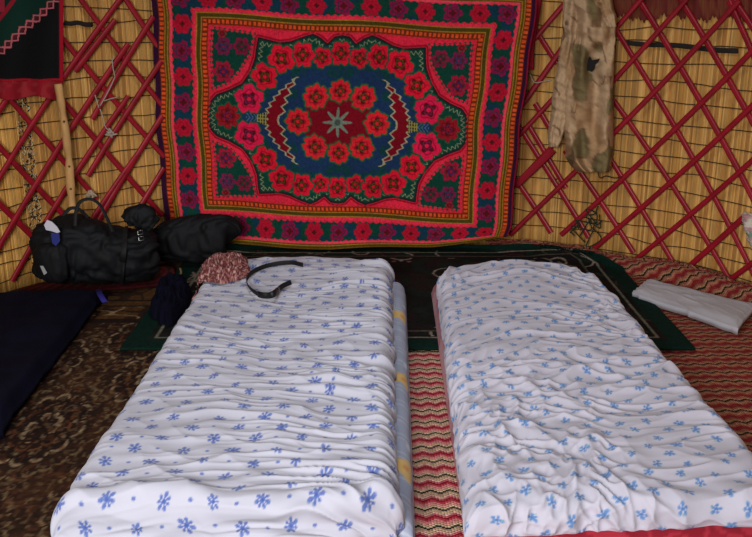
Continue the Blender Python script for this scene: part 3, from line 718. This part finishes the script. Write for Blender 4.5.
# white and blue papers sticking out of the pocket
def patch(name, pxs, Y, colr, m=None, th=.004, parent=bag):
    V = [onY(x, y, Y) for x, y in pxs]; V2 = [v+Vector((0, th, 0)) for v in V]; n = len(V)
    Fc = [tuple(range(n)), tuple(reversed(range(n, 2*n)))]+[(i, n+i, n+(i+1) % n, (i+1) % n) for i in range(n)]
    o = link(name, poly_mesh(name, V+V2, Fc), m or mat(name, colr, rough=.7), smooth=False); return adopt(o, parent)
patch('white_tissue', [(44, 225), (47, 220), (52, 222), (57, 227), (60, 232), (57, 233), (51, 231), (46, 230)], 4.04, (196, 192, 200))
patch('blue_wrapper', [(51, 233), (59, 233), (60, 241), (56, 246), (52, 243)], 4.04, (34, 42, 112))
patch('zip_tag', [(40, 266), (43, 266), (47, 273), (44, 275)], 4.02, (150, 150, 146))
# floppy second bag
keys = [pxr(150, 243, 4.62, .03, 13, 0), pxr(160, 243, 4.62, .06, 18, .12), pxr(180, 240, 4.63, .085, 23, .35), pxr(205, 238, 4.65, .09, 24, .62), pxr(222, 235, 4.66, .085, 22, .84), pxr(229, 236, 4.67, .05, 18, .94), pxr(233, 240, 4.67, .03, 12, 1)]
c2, h2 = interp_rings(keys, 50); Pc = rings(c2, h2, 64, 3.0, nz=.026, nsc=9, seed=135); Pc[..., 2] = np.maximum(Pc[..., 2], .064)
fb = empty('soft_bag', onY(190, 262, 4.63), 'floppy black bag leaning against the foot of the hanging carpet', 'bag')
adopt(link('body', grid_mesh('body', cap(Pc), wrap=True), m_black), fb)
V, Fc = tube(spline([onY(180, 268, 4.45), onY(181, 273, 4.40), onY(178, 277, 4.37), onY(176, 280, 4.35)], 6), (.003, .006), 6); adopt(link('drawstring', poly_mesh('drawstring', V, Fc), mat('tan_cord', (120, 100, 60), rough=.8)), fb)

# navy blanket
B0 = [at(-60, 440, .05), at(2, 432, .05), at(108, 293, .05), at(-20, 290, .05)]
B0[0] = Vector((-1.75, 2.62, 0)); B0[3] = Vector((-1.80, 4.08, 0))
def zb(U, V):
    e = np.minimum(np.minimum(U, 1-U), np.minimum(V, 1-V)); return .045+.04*sst(0, .07, e)+.016*ridge(U*2.4+V, V*5+U, 141)+.008*ridge(U*5, V*11, 142)
o = sheet_quad('folded_blanket', B0, 90, 140, zb, lambda U, V: lin(np.array((9, 9, 22))*np.ones(U.shape+(1,))), m_navy, .03)
m = o.data.materials[0]
tag(o, 'folded navy blue blanket on the brown carpet at the left edge', 'blanket')
V, Fc = tube([at(98, 290, .10), at(101, 296, .10), at(105, 302, .09)], (.004, .014), 8)
e_ = link('label_tab', poly_mesh('label_tab', V, Fc), mat('blue_label', (34, 30, 110), rough=.8)); e_.parent = o
# navy garment beside the bed
gc = at(178, 300, .06)
o = heap('navy_garment', (gc.x-.04, gc.y+.03), .085, .32, .075, .12, 150, lambda x, y: .043+0*x, lambda U, V, h: lin(np.array((14, 14, 30))*np.ones(U.shape+(1,))), m_navy, amp=.025, sc=9)
tag(o, 'crumpled navy garment on the floor beside the left bed head', 'clothing')

# ================================================================== WALL THINGS, LEFT
# embroidered cloth
nx, ny = 150, 170
pxs = np.linspace(-40, 63, nx); pys = np.linspace(-30, 81, ny); PX, PY = np.meshgrid(pxs, pys)
cv = Canvas(PX, PY, (14, 14, 15))
cv.put(PY < 50-PX*.92, (14, 46, 36))
u_ = PX*.737+(PY)*-.676; w_ = (PX*.676+PY*.737)-37.5     # along / across the diagonal chain
dia = np.abs(((u_/9.5) % 1)-.5)*2
cv.put((np.abs(np.abs(w_)-4.2*(1-dia)) < 1.0) & (np.abs(w_) < 5), (190, 96, 100)); cv.put((np.abs(w_) < 3.0*(1-dia)-1.2), (90, 20, 34))
cv.put(np.abs(PY-(17-PX*1.3)) < 3.5, (150, 26, 44)); cv.put((PX < 4) & (PY < 12), (160, 40, 60))
cv.put(sst(58.6, 59.2, PX), (158, 18, 36)); cv.put(sst(78.6, 79.2, PY), (164, 18, 34))
P = np.zeros(PX.shape+(3,))
for j in range(ny):
    for i in range(nx):
        rr_ = R-.062+.006*math.sin(PX[j, i]*.16+PY[j, i]*.02)+.004*math.sin(PY[j, i]*.1)
        P[j, i] = cpt(PX[j, i], PY[j, i]+.5*math.sin(PX[j, i]*.2), rr_)
m_emb = mat('embroidered_cloth', attr='Col', rough=.85, spec=.15, bump=.2, bscale=300)
hang = link('embroidered_hanging', grid_mesh('embroidered_hanging', P, lin(np.clip(cv.c, 0, 255))), m_emb); solid(hang, .004)
tag(hang, 'black and green wall hanging with red border in the upper left corner', 'wall hanging')
# red lining hanging out below it
pys2 = np.linspace(79, 98, 30); PX2, PY2 = np.meshgrid(pxs, pys2); P = np.zeros(PX2.shape+(3,))
for j in range(30):
    for i in range(nx):
        yy = 79+(PY2[j, i]-79)*(1+.10*math.sin(PX2[j, i]*.13)); P[j, i] = cpt(PX2[j, i]-.10*(yy-79), yy, R-.058+.005*math.sin(PX2[j, i]*.35))
cvl = Canvas(PX2, PY2, (142, 22, 34)); cvl.put(sst(.4, .7, noise2(PX2*.2, PY2*.2, 3)), (150, 40, 44))
o = link('lining', grid_mesh('lining', P, lin(cvl.c)), m_emb); solid(o, .002); o.parent = hang; o['label'] = 'plain red lining strip below the border'
# stick
pts = spline([cpt(58, 84, R-.085), cpt(62, 108, R-.09), cpt(66, 135, R-.10), cpt(69, 160, R-.10), cpt(70.5, 185, R-.10), cpt(73, 214, R-.10), cpt(76, 240, R-.10)], 8)
V, Fc = tube(pts, lambda t: .0175+.004*t+.0025*math.sin(t*23)+.0015*math.sin(t*47+1), 14)
st_ = link('stick', poly_mesh('stick', V, Fc), mat('bare_wood', (196, 150, 92), rough=.7, var=.2, vscale=(20, 20, 6), bump=.3, bscale=40)); tag(st_, 'pale bare wooden stick standing against the left lattice behind the duffel bag', 'stick')
for t_i, an in ((12, .3), (26, -.4), (33, .6)):
    p = pts[t_i]; q = Vector((-p.x*.2+.006*math.sin(an)*9, -1, .1)).normalized()
    V, Fc = tube([p+q*.012, p+q*.022], .006, 10); k = link('knot', poly_mesh('knot', V, Fc), mat('wood_knot', (96, 60, 34), rough=.8)); k.parent = st_
# twine tied on the left lattice
tw = empty('twine', cpt(103, 110, R-.06), 'grey twine knotted on the lattice left of the hanging carpet', 'string')
m_tw = mat('grey_twine', (168, 156, 140), rough=.9)
RT = R-.058
for path in (((112, 58), (113, 68), (115, 77)), ((115, 77), (108, 92), (100, 106)), ((100, 109), (103, 118), (105, 126), (109, 131)), ((104, 101), (110, 99), (118, 97)), ((95, 95), (97, 102), (99, 108))):
    V, Fc = tube(spline([cpt(*p, RT) for p in path], 5), .0028, 6); adopt(link('strand', poly_mesh('strand', V, Fc), m_tw), tw)
def knot_mesh(c, r, seed, turns=26, rad=.003):
    g = np.random.default_rng(seed); pts = [c+Vector((g.normal()*r, g.normal()*r*.5, g.normal()*r)) for _ in range(turns)]
    return tube(spline(pts, 4), rad, 5)
V, Fc = knot_mesh(cpt(110, 133, RT), .012, 3); adopt(link('knot', poly_mesh('knot', V, Fc), m_tw), tw)
# pale rag tied above the bag handle
V, Fc = knot_mesh(cpt(92, 193, RT), .014, 5, 18, .006); rg = link('rag_knot', poly_mesh('rag_knot', V, Fc), mat('grey_rag', (170, 150, 124), rough=.9)); tag(rg, 'small pale rag knot tied on the lattice above the duffel handle', 'rag')
# straps lying between reed and lattice
def wall_strap(a, b, r, w, label, group=None):
    pts = [cpt(a[0]+(b[0]-a[0])*i/12, a[1]+(b[1]-a[1])*i/12+.8*math.sin(i*.8), r) for i in range(13)]
    V, Fc = tube(pts, (w, .0025), 8, up=Vector((0, 0, 1))); o = link('strap', poly_mesh('strap', V, Fc), mat('black_strap', (30, 26, 24), rough=.8)); return tag(o, label, 'strap')
wall_strap((622, 42), (738, 51), R-.018, .012, 'black strap stretched behind the right lattice slats')
wall_strap((64, 22.5), (92, 24.5), R-.018, .011, 'short black strap behind the left lattice beside the hanging')

# ================================================================== WALL THINGS, RIGHT
# red woven band at the top of the wall
nx = 240; P = np.zeros((12, nx, 3)); PX, PY = np.meshgrid(np.linspace(612, 790, nx), np.linspace(0, 1, 12))
cc = np.zeros((12, nx, 3))
for j in range(12):
    for i in range(nx):
        x = PX[j, i]; low = 17+2.5*math.sin(x*.11)+2*math.sin(x*.5)+1.5*math.sin(x*1.7)+(x-612)*.012; y = -26+(low+26)*PY[j, i]; P[j, i] = cpt(x, y, R-.014+.002*math.sin(x*.9))
cvb = Canvas(PX, PY, (104, 40, 34)); cvb.put(noise2(PX*1.4, PY*2, 9)*.8, (128, 80, 44)); cvb.put((noise2(PX*.3, PY*3, 10) > .6)*.5, (92, 24, 30))
o = link('woven_band', grid_mesh('woven_band', P, lin(cvb.c)), m_emb); solid(o, .002); tag(o, 'dull red woven band along the top of the right wall', 'woven band')
# red tie band near the jacket
def tie(pts, r, w, m):
    V, Fc = tube(spline([cpt(*p, r) for p in pts], 6), (.003, w), 8, up=Vector((0, -1, 0))); return link('tie_band', poly_mesh('tie_band', V, Fc), m)
m_tie = mat('red_tie_band', (150, 20, 36), rough=.85, bump=.3)
tag(tie([(515, 186), (530, 172), (545, 158), (553, 150)], R-.062, .022, m_tie), 'broad red cloth band tied across the lattice below the jacket sleeve', 'tie band')
tag(tie([(539, -6), (535, 20), (531, 45), (530, 70)], R-.068, .020, m_tie), 'red cloth band hanging beside the right edge of the hanging carpet', 'tie band')
V, Fc = tube(spline([cpt(*p, R-.06) for p in ((530, 74), (534, 82), (541, 82), (551, 80))], 5), .0028, 6); o = link('twine', poly_mesh('twine', V, Fc), m_tw); tag(o, 'pale twine tied between hanging carpet and camouflage jacket', 'string')
# jacket
def jacket_part(name, rows, r, depth, seed, folds, parent, colfn, M=90, ampl=1.0):
    ys = [q[0] for q in rows]; n = 110; yy = np.linspace(ys[0], ys[-1], n)
    xl = np.interp(yy, ys, [q[1] for q in rows]); xr = np.interp(yy, ys, [q[2] for q in rows])
    for a in (xl, xr):
        for _ in range(3): a[1:-1] = (a[:-2]+2*a[1:-1]+a[2:])/4
    P = np.zeros((n, M, 3)); UU = np.zeros((n, M)); VV = np.zeros((n, M))
    for j in range(n):
        for k in range(M):
            an = 2*PI*k/M; c, s = math.cos(an), math.sin(an); u = .5-.5*math.copysign(abs(c)**.8, c)
            frontal = max(s, 0)
            dd = depth*(s if s > 0 else .35*s)*abs(s)**-.3 if abs(s) > 1e-4 else 0
            if s > 0:
                f = 0
                for (w, ph, dr, am) in folds: f += am*(.5+.5*math.cos((u*w+ph+dr*(yy[j]-ys[0])/100+.10*math.sin(yy[j]*.09+w))*2*PI))**1.5
                dd += f*frontal**.6*ampl
            P[j, k] = cpt(xl[j]+(xr[j]-xl[j])*u, yy[j], r-.012-dd); UU[j, k] = xl[j]+(xr[j]-xl[j])*u; VV[j, k] = yy[j]+(400 if s < 0 else 0)
    dn = (fbm(UU*.10, VV*.10, seed)-.5)*.035+.012*ridge(UU*.03+VV*.03, VV*.11-UU*.04, seed+1); P[..., 1] -= dn; P[..., 0] -= dn*.6
    Pc = cap(P); U2 = np.concatenate([UU[:1], UU, UU[-1:]]); V2 = np.concatenate([VV[:1], VV, VV[-1:]])
    return adopt(link(name, grid_mesh(name, Pc, colfn(U2, V2), wrap=True), m_camo), parent)
m_camo = mat('camouflage_cotton', attr='Col', rough=.85, spec=.15, bump=.15, bscale=300)
def camo(U, V):
    f1 = fbm(U*.06+3, V*.042, 161, 2); c = Canvas(U, V, (170, 134, 96))
    c.put(sst(.47, .53, fbm(U*.06+3, V*.042, 161, 2)), (118, 102, 68)); c.put(sst(.52, .57, fbm(U*.05+13, V*.03+5, 162, 2)), (186, 154, 118)); c.put(sst(.47, .50, f1)*sst(.55, .53, f1)*(noise2(U*.1, V*.1, 4) > .5)*.8, (110, 80, 54))
    return lin(c.c*(.94+.12*noise2(U*.9, V*.9, 164))[..., None])
jk = empty('jacket', cpt(590, 176, R-.10), 'tan and olive camouflage jacket hanging on the right lattice', 'jacket')
jacket_part('body', [(-24, 566, 606), (0, 564, 613), (18, 566, 617), (40, 567, 616), (60, 566, 615), (90, 564, 614), (120, 562, 614), (140, 566, 614), (158, 566, 613), (168, 574, 611), (172, 580, 609)], R-.055, .05, 165,
            [(1.5, .15, .35, .075), (2.6, .4, -.45, .036), (4.3, .1, .5, .012)], jk, camo)
jacket_part('sleeve', [(-20, 566, 586), (0, 564, 584), (30, 563, 578), (60, 559, 575), (90, 554, 570), (115, 551, 567), (135, 548, 564), (147, 549, 560)], R-.085, .035, 166, [(1.2, .3, .3, .02), (2.2, .1, -.4, .010)], jk, camo, M=60)
jacket_part('hood', [(-24, 592, 606), (-6, 595, 610), (10, 599, 614), (20, 603, 616), (27, 608, 617)], R-.125, .03, 167, [(2, .2, .1, .012)], jk, camo, M=50)
jacket_part('placket', [(-24, 580, 590), (0, 581, 590), (30, 580, 588), (60, 577, 585), (90, 574, 582), (112, 571, 579)], R-.125, .03, 168, [(1.1, .2, .2, .012)], jk, camo, M=40)
# dark winged emblem on the jacket
em = [(583.5, 71), (584.5, 66), (587.5, 63.5), (587, 58.5), (588.5, 54.5), (591, 58), (592, 60.5), (596, 59.5), (600, 58.5), (598, 62.5), (595.5, 64.5), (594.5, 69), (592, 72), (588, 70.5)]
V = [cpt(x, y, R-.175) for x, y in em]; V2 = [v+Vector((-v.x*.0, .004, 0)) for v in V]; n = len(V)
Fc = [tuple(range(n)), tuple(reversed(range(n, 2*n)))]+[(i, n+i, n+(i+1) % n, (i+1) % n) for i in range(n)]
emo = adopt(link('emblem', poly_mesh('emblem', V+V2, Fc), mat('black_emblem', (24, 22, 20), rough=.8), smooth=False), jk); emo['label'] = 'black winged emblem'
# drawcord of the jacket
V, Fc = tube(spline([cpt(*p, R-.06) for p in ((598, 172), (600, 178), (606, 176), (614, 178), (622, 177))], 5), .0028, 6); adopt(link('drawcord', poly_mesh('drawcord', V, Fc), mat('dark_drawcord', (40, 32, 24), rough=.8)), jk)
# tangled dark yarn at the lattice foot
V, Fc = [], []; g = np.random.default_rng(171)
for k in range(7):
    x0, y0 = 574+g.random()*22, 206+g.random()*24; pts = [cpt(x0+g.normal()*6, y0+g.normal()*7+2*i, R-.058-.008*g.random()) for i in range(5)]
    tube(spline(pts, 5), .0035, 6, V=V, Fc=Fc)
tg = link('yarn_tangle', poly_mesh('yarn_tangle', V, Fc), mat('dark_green_yarn', (34, 42, 30), rough=.95)); tag(tg, 'tangle of dark green yarn at the foot of the right lattice', 'yarn')
# white rag at the right edge
keys = [(0, cpt(744, 214, R-.08), .012, .012), (.25, cpt(749, 220, R-.09), .03, .03), (.6, cpt(753, 232, R-.09), .035, .04), (1, cpt(756, 249, R-.08), .02, .02)]
ca, ha = [], []
for i in range(30):
    t = i/29
    T = [k[0] for k in keys]; ca.append(Vector([float(np.interp(t, T, [k[1][j] for k in keys])) for j in range(3)])); ha.append((float(np.interp(t, T, [k[2] for k in keys])), float(np.interp(t, T, [k[3] for k in keys]))))
Pq = rings(ca, ha, 40, 2, axis_up=Vector((0, -1, 0)), nz=.014, nsc=7, seed=172)
def ragc(P):
    c = Canvas(P[..., 0]*40, P[..., 2]*40, (196, 184, 168)); c.put(noise2(P[..., 0]*60, P[..., 2]*60, 173) > .62, (170, 130, 130)); c.put(noise2(P[..., 0]*60+7, P[..., 2]*60, 174) > .7, (120, 140, 120)); return lin(c.c)
Pq = cap(Pq); o = link('tied_rag', grid_mesh('tied_rag', Pq, ragc(Pq), wrap=True), m_emb); tag(o, 'pale printed rag tied to the lattice at the right edge', 'rag')

# ================================================================== LIGHT
w = bpy.data.worlds.new('world'); S.world = w; w.use_nodes = True
w.node_tree.nodes['Background'].inputs[0].default_value = (.72, .84, 1, 1); w.node_tree.nodes['Background'].inputs[1].default_value = .35
def area(name, loc, target, sx, sy, power, col):
    L = bpy.data.lights.new(name, 'AREA'); L.shape = 'RECTANGLE'; L.size = sx; L.size_y = sy; L.energy = power; L.color = col
    o = bpy.data.objects.new(name, L); COL.objects.link(o); o.location = loc
    o.rotation_euler = (Vector(target)-Vector(loc)).to_track_quat('-Z', 'Y').to_euler(); return o
area('doorway_daylight', (-.85, -.8, 1.65), (.1, 3.8, .5), 1.4, 1.1, 165, (.98, .98, 1))
area('crown_daylight', (CX, CY, 2.95), (CX, CY+.1, 0), .95, .95, 26, (.86, .93, 1))
vs_ = S.view_settings; S.display_settings.display_device = 'sRGB'
vs_.view_transform = 'Standard'; vs_.look = 'None'; vs_.gamma = 1; vs_.use_curve_mapping = False; vs_.exposure = 0
